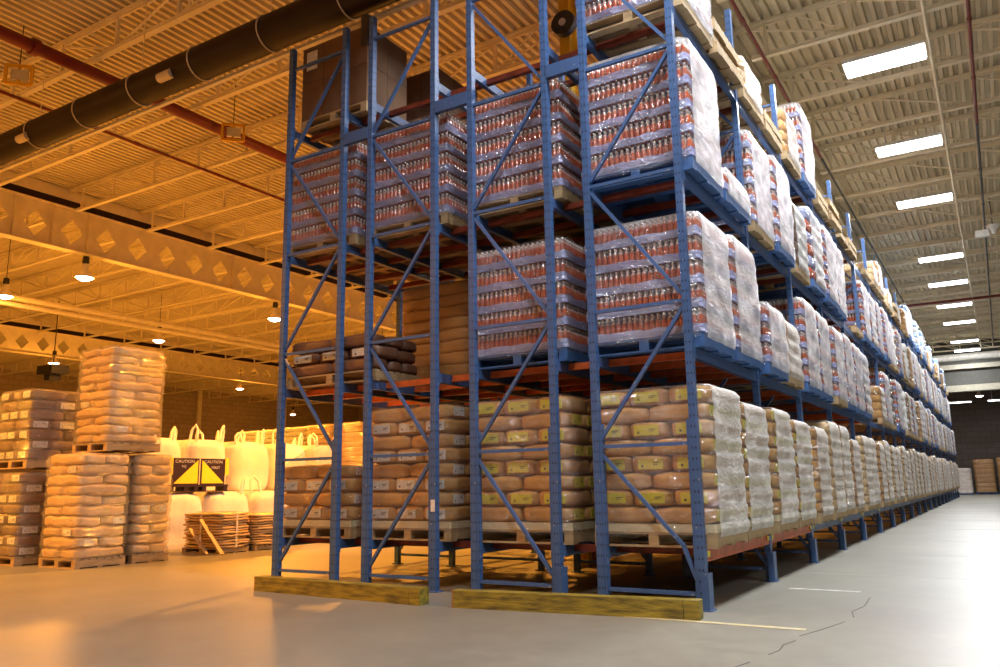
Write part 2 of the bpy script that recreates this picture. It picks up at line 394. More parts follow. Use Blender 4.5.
# open web joists across the hall
JL = 17.9
def joist_meshes(L):
    tc_ = MB().box(-L/2-.33, -.055, .70, L/2+.33, -.01, .76).box(-L/2-.33, .01, .70, L/2+.33, .055, .76).box(-L/2-.33, -.012, .64, L/2+.33, .012, .70).mesh('top_chord', 'steel')
    bc = MB().box(-L/2, -.06, 0, L/2, .06, .012).box(-L/2, -.06, 0, L/2, -.045, .07).box(-L/2, .045, 0, L/2, .06, .07).mesh('bottom_chord', 'steel')
    wb = MB(); n_ = 10; p_ = L/n_
    for i in range(n_+1): wb.box(-L/2+i*p_-.03+(.28 if i == 0 else -.28 if i == n_ else 0), -.03, .01, -L/2+i*p_+.03+(.28 if i == 0 else -.28 if i == n_ else 0), .03, .68)
    for i in range(n_):
        xa, xb = -L/2+i*p_, -L/2+(i+1)*p_
        if i >= n_/2: xa, xb = xb, xa
        wb.bar((xa, 0, .64), (xb-(0), 0, .05), .03, .035)
        if i % 2 == 0: wb.bar((xb, 0, .05), ((xa+xb)/2, 0, .64), .025, .025)
    return tc_, bc, wb.mesh('web_bars', 'steel')
ja = joist_meshes(JL)
def joist(xc, y, label, group):
    t = thing('roof_joist', label, 'roof joist', (xc, y, 9.1), group=group)
    put(ja[0], 'top_chord', t); put(ja[1], 'bottom_chord', t); put(ja[2], 'web_bars', t)
y = 0.5-2.29*3; rows = []
while y < 52: rows.append(y); y += 2.29
vis = 0
for i, y in enumerate(rows):
    for xc, nm in ((-10.63, 'between rack and left girder'), (-29.35, 'in the far left roof bay'), (8.1, 'over the lit right aisle')):
        if xc > 0 and y < 2: continue
        if xc < -20 and y < 2: continue
        k = sum(1 for q in rows[:i] if q >= (2 if xc > 0 or xc < -20 else -7))
        joist(xc, y, 'cream open web roof joist %s, %s from the near end' % (nm, ORD[k]), 'open web roof joists')
if True:
    for i, y in enumerate(rows):
        if y > 18 and i % 2 == 0: joist(-48.1, y, 'distant cream roof joist beyond the second girder, %s from the near end' % ORD[max(0, i-9)], 'open web roof joists')
# pipes, ducts
def pipe(name, a, b, r, mat, label, cat, coup=0):
    t = thing(name, label, cat, a); b = Vector(b)-Vector(a)
    MB().tube([(0,0,0), b], r, 14).build('pipe', mat, t)
    if coup:
        L = b.length; k = int(L/coup)
        for i in range(1, k):
            c = b*(i/k); dd = b.normalized()*.06
            MB().tube([c-dd, c+dd], r*1.3, 14).build('coupling', mat, t)
    return t
pipe('sprinkler_main', (-11.35, -9, 8.88), (-11.35, 50, 8.88), .12, 'redpipe', 'thick dark red sprinkler pipe crossing under the joists at upper left', 'pipe', 4)
pipe('sprinkler_pipe', (-13.87, 0, 9.06), (-13.87, 50, 9.06), .035, 'redpipe', 'thin dark red sprinkler branch pipe left of the thick red pipe', 'pipe', 3)
pipe('sprinkler_pipe', (-.61, 1, 9.06), (-.61, 13, 9.06), .032, 'redpipe', 'red sprinkler pipe running above the top rack loads along the aisle', 'pipe', 2.2)
pipe('sprinkler_pipe', (-.61, 13.1, 9.06), (-.61, 50, 9.06), .028, 'black', 'dark continuation of the sprinkler pipe above the rack top', 'pipe', 3)
pipe('sprinkler_pipe', (2.76, 3, 9.02), (2.76, 12.8, 9.02), .032, 'redpipe', 'red sprinkler pipe right of the ceiling lights at the picture edge', 'pipe', 2.2)
pipe('sprinkler_pipe', (2.76, 12.85, 9.02), (2.76, 48, 9.02), .03, 'black', 'dark continuation of the sprinkler pipe right of the ceiling lights', 'pipe', 3)
pipe('sprinkler_pipe', (-1.0, 33.5, 9.0), (12, 33.5, 9.0), .06, 'redpipe', 'red pipe crossing the aisle ceiling beyond the sixth light', 'pipe')
pipe('conduit', (2.1, 4, 9.06), (2.1, 50, 9.06), .03, 'steel', 'thin cream conduit running along the right ends of the ceiling lights', 'conduit')
pipe('round_duct', (-1.0, 49.2, 8.45), (14, 49.2, 8.45), .22, 'pink', 'pale round duct crossing the far end of the aisle', 'duct')
t = thing('twin_pipe_run', 'pair of pale pipes running along the left hall under the joists', 'pipe', (-27, 0, 7.9))
MB().tube([(0,2,.11),(0,50,.11)], .11, 12).build('pipe', 'steel', t); MB().tube([(0,2,-.14),(0,50,-.14)], .085, 12).build('pipe', 'steel', t)
for y in range(3, 48, 4): MB().tube([(0,y,-.2),(0,y,1.2)], .015, 6).build('hanger_rod', 'steel', t)
# big round duct at upper left
t = thing('round_duct', 'large dark brown round duct hung across the upper left', 'duct', (-14, .38, 7.98))
MB().tube([(-5.6, 0, 0), (12.4, 0, 0)], .27, 28).build('duct_body', 'duct', t)
MB().box(-5.6, .22, -.27, 12.4, .29, -.22).build('support_rail', 'steel', t)
for k in range(12):
    xx = -5.2+k*1.6
    MB().tube([(xx, math.cos(a)*.28, math.sin(a)*.28) for a in [i*math.pi/12 for i in range(24)]], .012, 6, closed=True).build('duct_band', 'bandm', t)
    if k % 2 == 0: MB().tube([(xx, 0, .27), (xx, 0, 1.88)], .008, 6).build('hanger_rod', 'steel', t)
for xx in (1.1, 5.4):
    MB().tube([(xx-.16, -.22, -.14), (xx+.16, -.22, -.14)], .08, 14).build('duct_nozzle', 'bandm', t)

# ------------------------------------------------------------------ lamps
def area(name, loc, sx, sy, watt, colr, parent=None):
    l = bpy.data.lights.new(name, 'AREA'); l.shape = 'RECTANGLE'; l.size = sx; l.size_y = sy; l.energy = watt; l.color = colr
    o = bpy.data.objects.new(name, l); col.objects.link(o); o.location = loc
    if parent is not None: o.parent = parent
    return o
fm = MB().box(-.71, -.31, .045, .71, .31, .07).box(-.71, -.31, .0, -.695, .31, .07).box(.695, -.31, .0, .71, .31, .07).box(-.71, -.31, .0, .71, -.295, .07).box(-.71, .295, .0, .71, .31, .07).mesh('housing', 'white')
gm = MB().box(-.69, -.29, -.035, .69, .29, .04).mesh('diffuser', 'glow')
for i, y in enumerate(AISLE_Y + AISLE_Y_BEHIND):
    seen = i < len(AISLE_Y)
    t = thing('ceiling_light', ('bright white rectangular ceiling light over the aisle, %s counting from the near end' % ORD[i]) if seen else 'white rectangular ceiling light over the near floor', 'ceiling light', (1.33, y, 8.98), group='aisle ceiling lights' if seen else 'ceiling lights over the near floor')
    put(fm, 'housing', t); put(gm, 'diffuser', t)
    MB().tube([(-.5,.2,.07),(-.5,.2,.89)], .008, 6).build('hanger_rod', 'galv', t)
    area('tube_light', (0, 0, -.06), 1.36, .56, FLUO_W, FLUO, t)
for i, y in enumerate((-4,)):      # added out of frame on the right, for floor light and ceiling bounce
    t = thing('ceiling_light', 'added white rectangular ceiling light out of frame on the right', 'ceiling light', (8.5, y, 8.98), group='added ceiling lights out of frame')
    put(fm, 'housing', t); put(gm, 'diffuser', t); area('tube_light', (0, 0, -.06), 1.36, .56, FLUO_W, FLUO, t)
hb_s = MB().lathe([(.04,.42),(.09,.40),(.10,.22),(.13,.18),(.25,.0),(.27,-.02),(.24,.0),(.12,.17)], 20).mesh('reflector', 'shade')
hb_l = MB().lathe([(0,-.10),(.12,-.09),(.21,-.04),(.235,-.0),(.0,.02)], 20).mesh('lens', 'lampglow')
hb_b = MB().lathe([(0,.62),(.09,.62),(.10,.45),(.07,.41),(0,.41)], 16).mesh('ballast', 'black')
def highbay(x, y, z, label, group='high bay lamps in the left hall', watt=BAY_W, top=ZD):
    t = thing('high_bay_lamp', label, 'lamp', (x, y, z), group=group)
    put(hb_s, 'reflector', t); put(hb_l, 'lens', t); put(hb_b, 'ballast', t)
    MB().tube([(0,0,.6),(0,0,top-z)], .012, 6).build('hanger_rod', 'black', t)
    for kind, f_ in (('POINT', .09), ('SPOT', 3.1)):
        l = bpy.data.lights.new('sodium_light', kind); l.energy = watt*f_; l.color = SODIUM; l.shadow_soft_size = .2
        if kind == 'SPOT': l.spot_size = R(155); l.spot_blend = .6
        o = bpy.data.objects.new('sodium_light', l); col.objects.link(o); o.parent = t; o.location = (0, 0, -.35)
highbay(-20.1, 5.8, 7.38, 'glowing high bay lamp left, hanging under the castellated girder', top=8.018)
highbay(-20.1, 13.2, 7.38, 'glowing high bay lamp just left of the rack corner post', top=8.018)
highbay(-29.1, 14.7, 7.75, 'glowing high bay lamp between the sack stack and the rack')
highbay(-37.4, 14.7, 7.5, 'glowing high bay lamp above the dark sack stacks')
highbay(-25.9, 6.46, 7.75, 'glowing high bay lamp at the left picture edge')
highbay(-39.9, 28.5, 7.7, 'small distant high bay lamp beyond the white bulk bags', watt=2200)
for p in ((-14.5, -5.0), (-22, -4), (-8, 6.2), (-13, 22), (-24, 24), (-48, 12), (-50, 43), (-8.5, -8.5)):  # unseen lamps, several added to brighten bags, left wall and rack fronts
    highbay(p[0], p[1], 7.55, 'added high bay lamp over the left hall, placed out of view for fill', group='high bay lamps out of view', watt=450 if p[0] == -8.5 else BAY_W)
highbay(1.6, 56, 6.6, 'violet white lamp beyond the bulkhead at the aisle end', group='far end lamps', watt=12)
for x, l in ((.15, 'left'), (3.0, 'right')):
    t = thing('strip_light', '%s fluorescent strip light beyond the bulkhead at the aisle end' % l, 'strip light', (x, 55.8, 6.2))
    MB().box(-.95, -.06, .03, .95, .06, .1).build('housing', 'white', t); MB().tube([(-.93,0,0),(.93,0,0)], .03, 8).build('tube', 'glow', t)
    MB().tube([(-.7,0,.1),(-.7,0,3.66)], .01, 6).build('hanger_rod', 'galv', t); area('strip_glow', (0,0,-.05), 1.8, .1, 18, FLUO, t)

# floodlights / signs hung at the roof
def hung_box(x, y, z, label, rz=.5):
    t = thing('hanging_marker_frame', label, 'marker frame', (x, y, z), rz)
    f_ = MB()
    for a, b in (((-.22,0,-.18),(.22,0,-.18)),((-.22,0,.18),(.22,0,.18)),((-.22,0,-.18),(-.22,0,.18)),((.22,0,-.18),(.22,0,.18)),((0,0,-.18),(0,0,.18))): f_.bar(a, b, .05, .05)
    f_.build('frame', 'yellow', t); MB().box(-.13,-.03,-.1,.16,.03,.1).build('lamp_face', 'galv', t)
    MB().tube([(0,0,.2),(0,0,ZD-z)], .01, 6).build('hanger_rod', 'black', t)
hung_box(-12.5, -.23, 8.85, 'small yellow frame marker at the far upper left roof', .8)
hung_box(-10.95, 3.47, 8.72, 'small yellow frame marker beside the thick red pipe', .8)
t = thing('unit_heater', 'black box heater hung above the dark sack stacks', 'heater', (-34, 12.8, 6.3))
MB().box(-.6,-.4,.12,.6,.4,.52).build('casing', 'black', t); MB().box(-.22,-.25,-.15,.22,.25,.12).build('fan_outlet', 'black', t)
MB().tube([(0,0,.5),(0,0,ZD-6.3)], .02, 6).build('hanger_rod', 'black', t)
t = thing('twin_speaker', 'white twin horn speaker hung right of the aisle lights', 'speaker', (2.97, 21.3, 8.62))
MB().lathe([(.0,.0),(.05,.0),(.09,.12),(.20,.26),(.21,.27),(.0,.2)], 16).build('horn', 'white', t); MB().box(-.5,-.1,-.05,-.12,.1,.16).build('driver_box', 'white', t)
MB().tube([(.0,.1,.1),(.0,.1,1.24)], .012, 6).build('hanger_rod', 'black', t)
t = thing('steel_column', 'yellow painted steel column rising behind the empty top rack slot', 'column', (-2.775, 3.32, 0))
MB().box(-.09,-.17,0,.09,-.15,9.82).box(-.09,.15,0,.09,.17,9.82).box(-.01,-.15,0,.01,.15,9.82).build('column_shaft', 'yellow', t)
MB().box(-.12,-.19,9.82,.12,.19,9.86).build('cap_plate', 'yellow', t)
t = thing('round_speaker', 'round black disc fitting mounted on the yellow column', 'speaker', (-2.74, 3.14, 8.3), R(0))
o = MB().tube([(0,0,0),(0,-.12,0)], .2, 24).build('disc', 'black', t); MB().tube([(0,-.12,0),(0,-.14,0)], .06, 16).build('hub', 'galv', t)

# ------------------------------------------------------------------ pallet rack
BAY = 2.421; WF = 1.07
PX = [-5.552, -4.482, -4.081, -3.011, -2.543, -1.473, -1.07, 0.0]   # outer faces of the posts
PW, PD = .07, .075
ZB = [.139, 1.496, 2.867, 4.22, 5.562, 6.93]
LV = [.53, 2.42, 4.23, 6.05]      # top of the beams
NB = 20
ROWN = ['leftmost row', 'second row from the left', 'third row from the left', 'row on the aisle']
def frame_meshes(mir, H):
    d_ = {}
    d_['post_l'] = MB().box(-PW/2, -PD/2, 0, PW/2, PD/2, H).box(-PW/2-.03, -PD/2-.02, 0, PW/2+.03, PD/2+.03, .012).mesh('post', 'post')
    d_['re'] = MB().box(-.016, -PD/2+.008, 0.012, .016, PD/2, 1.72).mesh('post_reinforcement', 'post')
    hb = MB().box(PW/2, -.02, -.02, WF-PW/2, .02, .02) if False else None
    d_['h'] = MB().box(PW, -.02, -.017, WF-PW, .02, .017).mesh('horizontal_brace', 'blue')
    d_['d'] = []
    for k in range(5):
        z0, z1 = ZB[k]+.06, ZB[k+1]-.06
        a, b = ((WF-PW, 0, z0), (PW, 0, z1)) if (k % 2 == 0) != mir else ((PW, 0, z0), (WF-PW, 0, z1))
        d_['d'].append(MB().bar(a, b, .034, .036, upv=(0,1,0)).mesh('diagonal_brace', 'blue'))
    return d_
FM = {False: frame_meshes(False, 7.25), True: frame_meshes(True, 7.25)}
guard = MB().box(-.03, -.075, 0, .04, -.06, .33).box(.028, -.06, 0, .04, .05, .33).box(-.06, -.085, 0, .06, .06, .010).mesh('post_guard', 'blue')
bent = MB().bar((WF-PW, 0, ZB[0]+.06), (WF-.2, 0, ZB[0]+.42), .034, .036, upv=(0,1,0)).bar((WF-.2, 0, ZB[0]+.42), (PW, 0, ZB[1]-.06), .034, .036, upv=(0,1,0)).mesh('diagonal_brace', 'blue')
def upright(row, b, label, group, guards):
    mir = row < 2; x0 = PX[row*2]; t = thing('upright_frame', label, 'rack upright', (x0, b*BAY+.04, 0), group=group)
    m = FM[mir]
    put(m['post_l'], 'post', t, (PW/2, 0, 0)); put(m['post_l'], 'post', t, (WF-PW/2, 0, 0))
    if b == 0:
        put(m['re'], 'post_reinforcement', t, (PW+.016, 0, 0)); put(m['re'], 'post_reinforcement', t, (WF-PW-.016, 0, 0))
    if b == 0 and row == 1: MB().box(-.028, -.0395, 0, .03, -.038, .13).build('torn_paper_label', 'label_w', t, (WF-PW/2, 0, .86))
    for k, z in enumerate(ZB): put(m['h'], 'horizontal_brace', t, (0, 0, z))
    for k in range(5): put(bent if (b == 0 and row == 3 and k == 0) else m['d'][k], 'diagonal_brace', t)
    if guards: put(guard, 'post_guard', t, (WF-PW/2+.03, 0, 0))
for row in range(4):
    nb = {0: 4, 1: 4, 2: 5, 3: NB}[row]
    for b in range(nb+1):
        if b == 0: l = 'blue slotted upright frame at the rack end, %s' % ROWN[row]
        elif row == 3: l = 'blue upright frame along the aisle, %s behind the rack end' % ORD[b-1]
        else: l = 'blue upright frame inside the rack, %s, %s behind the rack end' % (ROWN[row], ORD[b-1])
        upright(row, b, l, 'blue rack upright frames', row == 3 or (row == 2 and b == 0))
# row spacers between neighbouring end frames
for x0, x1, z, l in ((PX[1], PX[2], 5.55, 'left and second'), (PX[3], PX[4], 5.6, 'second and third'), (PX[5], PX[6], 5.6, 'third and aisle')):
    t = tag(MB().box(x0, -.004, z, x1, .016, z+.15).box(x0, .016, z, x1, .06, z+.012).box(x0, .016, z+.138, x1, .06, z+.15).build('row_spacer', 'blue'), 'blue row spacer joining the %s end frames of the rack' % l, 'row spacer', 'row spacers at the rack end')
# beams along the bays
bl = BAY-.08
def beam_mesh(mat): return MB().box(-.022, 0, -.11, .022, bl, 0).box(-.03, -.0, -.11, .03, bl, -.095).mesh('beam', mat)
bmb, bmo = beam_mesh('blue'), beam_mesh('orange')
conn = MB().box(-.035, 0, -.15, .035, .01, .04).mesh('end_connector', 'blue'); connl = MB().box(-.005, 0, -.07, .005, .07, -.02).mesh('capacity_label', 'label_y')
LVN = ['lowest', 'second', 'third', 'top']
for pi, x in enumerate(PX):
    row = pi//2; nb = {0: 3, 1: 4, 2: 4, 3: NB}[row]
    xc = x+PW/2 if pi % 2 == 0 else x-PW/2
    for b in range(nb):
        for lv, z in enumerate(LV):
            if pi == 6 and b > 5: continue
            if pi == 7: l = 'rack beam facing the aisle, %s level, %s bay from the rack end' % (LVN[lv], ORD[b])
            else: l = 'rack beam, %s side of %s, %s level, %s bay' % (('left', 'right')[pi % 2], ROWN[row], LVN[lv], ORD[b])
            org = (pi == 7 and lv == 0 and b < 2)
            t = thing('rack_beam', ('orange ' if org else 'blue ')+l, 'rack beam', (xc, b*BAY+.081, z), group='rack beams')
            put(bmo if org else bmb, 'beam', t)
            if b < 6:
                put(conn, 'end_connector', t, (0, .0, 0)); put(conn, 'end_connector', t, (0, bl-.01, 0))
                if pi == 7 and lv == 0: put(connl, 'capacity_label', t, (.032, .02, 0)); put(connl, 'capacity_label', t, (.032, bl-.1, 0))
# lane rails across the rows (push back lanes)
rm = MB().box(PX[0]+.1, -.02, -.075, PX[7]-.1, .02, -.002).box(PX[0]+.1, -.035, -.075, PX[7]-.1, .035, -.065).mesh('rail', 'rail')
rmo = rm.copy(); rmo.materials[0] = MT['orange']
for b in range(5):
    for lv, z in enumerate(LV):
        for k, dy in enumerate((.38, .95, 1.56, 2.13)):
            if b > 0 and k in (1, 2): continue
            tag(put(rmo if lv == 1 else rm, 'lane_rail', None, (0, b*BAY+dy, z-.001)), ('orange' if lv == 1 else 'red')+' lane rail across the rack, %s level, %s bay, %s rail in' % (LVN[lv], ORD[b], ORD[k]), 'rack rail', 'lane rails')
# yellow timbers guarding the rack end
def timber(x0, x1, ya, yb, label):
    L = x1-x0; t = thing('kerb_timber', label, 'kerb timber', (x0, ya, 0), math.atan2(yb-ya, L))
    MB().box(0, 0, 0, L-.14, .15, .158).build('beam_body', 'timber', t); MB().box(L-.135, 0, 0, L, .15, .158).build('end_block', 'timber', t)
    MB().box(-.012, 0, 0, -.001, .15, .158).build('end_face', 'cut', t)
timber(-5.01, -2.57, -.74, -.86, 'yellow painted timber kerb on the floor before the two left frames')
timber(-2.20, .12, -.82, -.52, 'yellow painted timber kerb on the floor before the two right frames')

# ------------------------------------------------------------------ loads
def pallet_mesh(lx, ly, mat, h=.14):
    m = MB()
    for i in range(3):
        xx = -lx/2+.05+i*(lx-.1)/2
        m.box(-lx/2, -ly/2+i*(ly-.09)/2, .018, lx/2, -ly/2+.09+i*(ly-.09)/2, h-.02) if False else m.box(xx-.05, -ly/2, .018, xx+.05, ly/2, h-.02)
    nb = 7; wb = ly/nb*.74
    for i in range(nb):
        y = -ly/2+wb/2+i*(ly-wb)/(nb-1); m.box(-lx/2, y-wb/2, h-.02, lx/2, y+wb/2, h)
    for i in (0, 3, 6):
        y = -ly/2+wb/2+i*(ly-wb)/(nb-1); m.box(-lx/2, y-wb/2, 0, lx/2, y+wb/2, .018)
    return m.mesh('wooden_pallet', mat)
LX, LY = 1.23, 1.04
PAL = {k: pallet_mesh(LX, LY, k) for k in ('wood', 'bluewood')}
PALs = pallet_mesh(1.0, .84, 'wood')

# bottles
bprof = [(.0, 0), (.027, 0), (.0295, .012), (.0295, .135), (.024, .165), (.0125, .193), (.0125, .203), (.0155, .204), (.0155, .225), (.0, .227)]
bprof = [(r_, z_*1.055) for r_, z_ in bprof]
bmis = [0, 0, 0, 0, 1, 1, 2, 2, 2]
bott1 = MB().lathe(bprof, 12, mis=bmis).mesh('bottle', ['drink', 'neck', 'cap'])
def bottle_block(nx, ny, nl, ph, skip_front):
    m = MB()
    for l in range(nl):
        for i in range(nx):
            for k in range(ny):
                edge = k < 2 or i > nx-3 or i < 1 or k > ny-2
                if not edge and l < nl-1: continue
                if skip_front and k == 0: continue
                m.lathe(bprof, 7, (-LX/2+.035+i*(LX-.07)/(nx-1), -LY/2+.035+k*(LY-.07)/(ny-1), l*ph), mis=bmis)
    return m
def tray_band(lx, ly, h, th=.006, ncase=4, seed=0):
    """film skirt round one layer, dimpled between the cases"""
    m = MB(); n_ = 28; ring = []
    for (ax, ay, bx, by, k) in ((-lx/2,-ly/2,lx/2,-ly/2,16),(lx/2,-ly/2,lx/2,ly/2,14),(lx/2,ly/2,-lx/2,ly/2,16),(-lx/2,ly/2,-lx/2,-ly/2,14)):
        for i in range(k):
            t_ = i/k; dd = .004*math.sin(t_*k*math.pi/2)-(.008 if i % 4 == 0 else 0)
            px_, py_ = ax+(bx-ax)*t_, ay+(by-ay)*t_
            nx_, ny_ = (0, -1) if ay == by and ay < 0 else (0, 1) if ay == by else (1, 0) if ax > 0 else (-1, 0)
            ring.append((px_+nx_*dd, py_+ny_*dd))
    k = len(ring); random.seed(seed)
    tops = [h*(1+random.uniform(-.12, .12)) for _ in ring]
    v = [(x_, y_, 0) for x_, y_ in ring] + [(x_*1.004, y_*1.004, tp*.55) for (x_, y_), tp in zip(ring, tops)] + [(x_*.995, y_*.995, tp) for (x_, y_), tp in zip(ring, tops)]
    f = [(i, (i+1) % k, k+(i+1) % k, k+i) for i in range(k)] + [(k+i, k+(i+1) % k, 2*k+(i+1) % k, 2*k+i) for i in range(k)]
    m.add(v, f, 0, True); m.add([(-lx/2, -ly/2, .003), (lx/2, -ly/2, .003), (lx/2, ly/2, .003), (-lx/2, ly/2, .003)], [(0,1,2,3)])
    return m.mesh('case_tray', 'tray')
TR = [tray_band(LX+.012, LY+.012, .085, seed=s) for s in range(3)]
def wrap_mesh(lx, ly, z0, z1, layer, amp, mats, seed, shoulder=.05, top=True, aisle_lit_side=True, r=.08, tent=0):
    """shrunk film skin: bulges with each layer and draws in between them"""
    m = MB(); K = []; nseg = 10
    def side(ax, ay, bx, by, k):
        return [(ax+(bx-ax)*i/k, ay+(by-ay)*i/k) for i in range(k+1)]
    hx, hy = lx/2, ly/2
    ring = []; mat = []
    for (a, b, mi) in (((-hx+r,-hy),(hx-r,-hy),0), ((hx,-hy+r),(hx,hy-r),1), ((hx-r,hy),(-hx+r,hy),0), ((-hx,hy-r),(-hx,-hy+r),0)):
        pts = side(*a, *b, nseg); ring += pts; mat += [mi if aisle_lit_side else 0]*len(pts)  # second slot whitens only the aisle side, as if lit
    nz_ = max(4, int((z1-z0)/max(.05, layer/4))); k = len(ring); v = []; f = []; mi = []
    for j_ in range(nz_+1):
        z = z0+(z1-z0)*j_/nz_; ph = (z-z0)/layer
        b_ = amp*(abs(math.sin(math.pi*ph))-.5) if j_ > 0 else -amp*.5
        sh = 0
        if z > z1-shoulder: sh = ((z-(z1-shoulder))/shoulder)**2*shoulder*.5
        for x_, y_ in ring:
            q = Vector((x_, y_, z)); d_ = noise.noise(q*3.1+Vector((seed*5.1, 0, seed)))*.018+noise.noise(q*9+Vector((0, seed*3.3, 0)))*.006
            s_ = 1+(b_+d_-sh)/max(hx, hy)
            v.append((x_*s_, y_*s_, z))
    for j_ in range(nz_):
        for i in range(k):
            f.append((j_*k+i, j_*k+(i+1) % k, (j_+1)*k+(i+1) % k, (j_+1)*k+i)); mi.append(mat[i])
    o0 = len(m.v); m.v += v; m.f += f; m.mi += mi; m.sm += [True]*len(f)
    if top:
        base = nz_*k; tv = []
        c_ = len(v); rings2 = 3
        for q in range(1, rings2+1):
            s_ = 1-q/(rings2+.3)
            for i in range(k):
                x_, y_, _ = v[base+i]
                tv.append((x_*s_, y_*s_, z1+.01*q+tent*(q/rings2)+noise.noise(Vector((x_*s_*4, y_*s_*4, seed)))*.02))
        off = len(m.v); m.v += tv
        allr = [[o0+base+i for i in range(k)]]+[[off+q*k+i for i in range(k)] for q in range(rings2)]
        for q in range(rings2):
            for i in range(k):
                m.f.append((allr[q][i], allr[q][(i+1) % k], allr[q+1][(i+1) % k], allr[q+1][i])); m.mi.append(0 if tent else (1 if aisle_lit_side else 0)); m.sm.append(True)
        m.f.append(tuple(allr[-1])); m.mi.append(0); m.sm.append(True)
    return m.mesh('stretch_wrap', mats)
blocks = {}
def bottle_load(nl, ph, detail, pal='wood', wseed=0, milk=True):
    t = thing('bottle_pallet', '-', 'pallet load')
    put(PAL[pal], 'wooden_pallet', t)
    key = (nl, ph, detail)
    if key not in blocks: blocks[key] = bottle_block(20, 17, nl, ph, detail).mesh('bottles', ['drink', 'neck', 'cap'])
    o = put(blocks[key], 'bottles', t, (0, 0, .145)); o['kind'] = 'stuff'
    if detail:
        for l in range(nl):
            for i in range(20):
                put(bott1, 'bottle', t, (-LX/2+.035+i*(LX-.07)/19, -LY/2+.035, .145+l*ph))
    for l in range(nl): put(TR[(l+wseed) % 3], 'case_tray', t, (0, 0, .143+l*ph))
    put(wrap_mesh(LX+.05, LY+.05, .09, .145+nl*ph+.0, ph, .012, ['film', 'milkyb'], wseed, .04, aisle_lit_side=milk), 'stretch_wrap', t)
    return t

# sacks
def sack_mesh(lx, ly, lz, mat, seed, name='sack', nz=.018): return MB().pillow(0, 0, 0, lx, ly, lz, seed, n=6 if nz < .02 else 9, k=7, sag=.12 if nz < .02 else .22, nz=nz).mesh(name, mat)
SK = {}
def sackset(mat, lx, ly, lh):
    key = (mat, lx, ly, lh)
    if key not in SK:
        SK[key] = dict(A=[sack_mesh(lx/3*.99, ly/2*.99, lh*1.06, mat, s) for s in range(3)], B=[sack_mesh(lx/2*.99, ly/3*.99, lh*1.06, mat, s+5) for s in range(3)])
    return SK[key]
labm = {}
def label_mesh(w_, h_, mat, axis):
    key = (w_, h_, mat, axis)
    if key not in labm:
        m = MB()
        if axis == 'y':
            m.box(-w_/2, -.003, -h_/2, w_/2, .003, h_/2, 0)
            m.box(-w_*.36, -.005, -h_*.3, -w_*.28, -.003, -h_*.1, 1); m.box(w_*.1, -.005, h_*.05, w_*.38, -.003, h_*.12, 1); m.box(w_*.1, -.005, -h_*.12, w_*.3, -.003, -h_*.06, 1)
        else:
            m.box(-.003, -w_/2, -h_/2, .003, w_/2, h_/2, 0)
            m.box(.003, -w_*.36, -h_*.3, .005, -w_*.28, -h_*.1, 1); m.box(.003, w_*.1, h_*.05, .005, w_*.38, h_*.12, 1)
        labm[key] = m.mesh('label', [mat, 'ink'])
    return labm[key]
def sack_load(nl, lh, mat, label=None, lx=LX, ly=LY, wrap=('film', 'milky'), seed=0, slip=True, pal='wood', tent=0, start=1, palm=None, jitter=.008, amp=.02, shrink=0, labelB=True, milk=True, dens=1., big=False):
    t = thing('sack_pallet', '-', 'pallet load')
    put(palm or (PAL[pal] if lx == LX else pallet_mesh(lx, ly, pal)), 'wooden_pallet', t); z0 = .14
    if slip:
        MB().box(-lx/2+.005, -ly/2+.005, z0+.001, lx/2-.005, ly/2-.005, z0+.075).build('slip_board', 'slip', t); z0 += .076
    ss = sackset(mat, lx, ly, lh) if not big else dict(A=[sack_mesh(lx/2*.99, ly*.99, lh*1.12, mat, s+seed, nz=.035) for s in range(3)], B=[sack_mesh(lx*.99, ly/2*.99, lh*1.12, mat, s+5+seed, nz=.035) for s in range(3)]); rn = random.Random(seed*13+5)
    for l in range(nl):
        lab = (l+start) % 2 == 0; z = z0+lh*(l+.5)
        kx, ky = (3, 2) if lab else (2, 3)
        if big: kx, ky = (2, 1) if lab else (1, 2)
        for i in range(kx):
            for k in range(ky):
                x_ = -lx/2+lx/kx*(i+.5); y_ = -ly/2+ly/ky*(k+.5)
                o = put(ss['A' if lab else 'B'][rn.randrange(3)], 'sack', t, (x_+rn.uniform(-jitter, jitter), y_+rn.uniform(-jitter, jitter), z))
                if label and lab and k == 0 and rn.random() < dens: put(label_mesh(lx/3*.62, lh*.62, label, 'y'), 'label', o, (rn.uniform(-.02, .02), -ly/(2*ky)*.99-(.02 if big else .004), 0))
                if label and (not lab) and labelB and i == kx-1 and rn.random() < dens: put(label_mesh(ly/3*.6, lh*.62, label, 'x'), 'label', o, (lx/(2*kx)*.99+(.02 if big else .004), rn.uniform(-.02, .02), 0))
    if wrap: put(wrap_mesh(lx+.05, ly+.05, .1, z0+nl*lh+.01, lh, amp, list(wrap), seed, .07, tent=tent, aisle_lit_side=milk), 'stretch_wrap', t)
    return t
def core_load(h, mat, seed, layers=7, wrapm=('film', 'milky'), pal='wood', stripe=None):
    """distant wrapped load: layered core that bulges course by course, film skin round it"""
    t = thing('wrapped_pallet', '-', 'pallet load'); put(PAL[pal], 'wooden_pallet', t)
    lh = (h-.15)/layers; m = MB()
    for l in range(layers): m.pillow(0, 0, .145+lh*(l+.5), LX*.985, LY*.985, lh*1.1, seed+l, n=6, k=14, sag=.06, nz=.02, mi=l % 2 if stripe else 0)
    m.build('packed_goods', [mat, stripe] if stripe else mat, t)
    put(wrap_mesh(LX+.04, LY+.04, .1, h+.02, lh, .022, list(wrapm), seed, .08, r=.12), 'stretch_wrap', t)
    return t
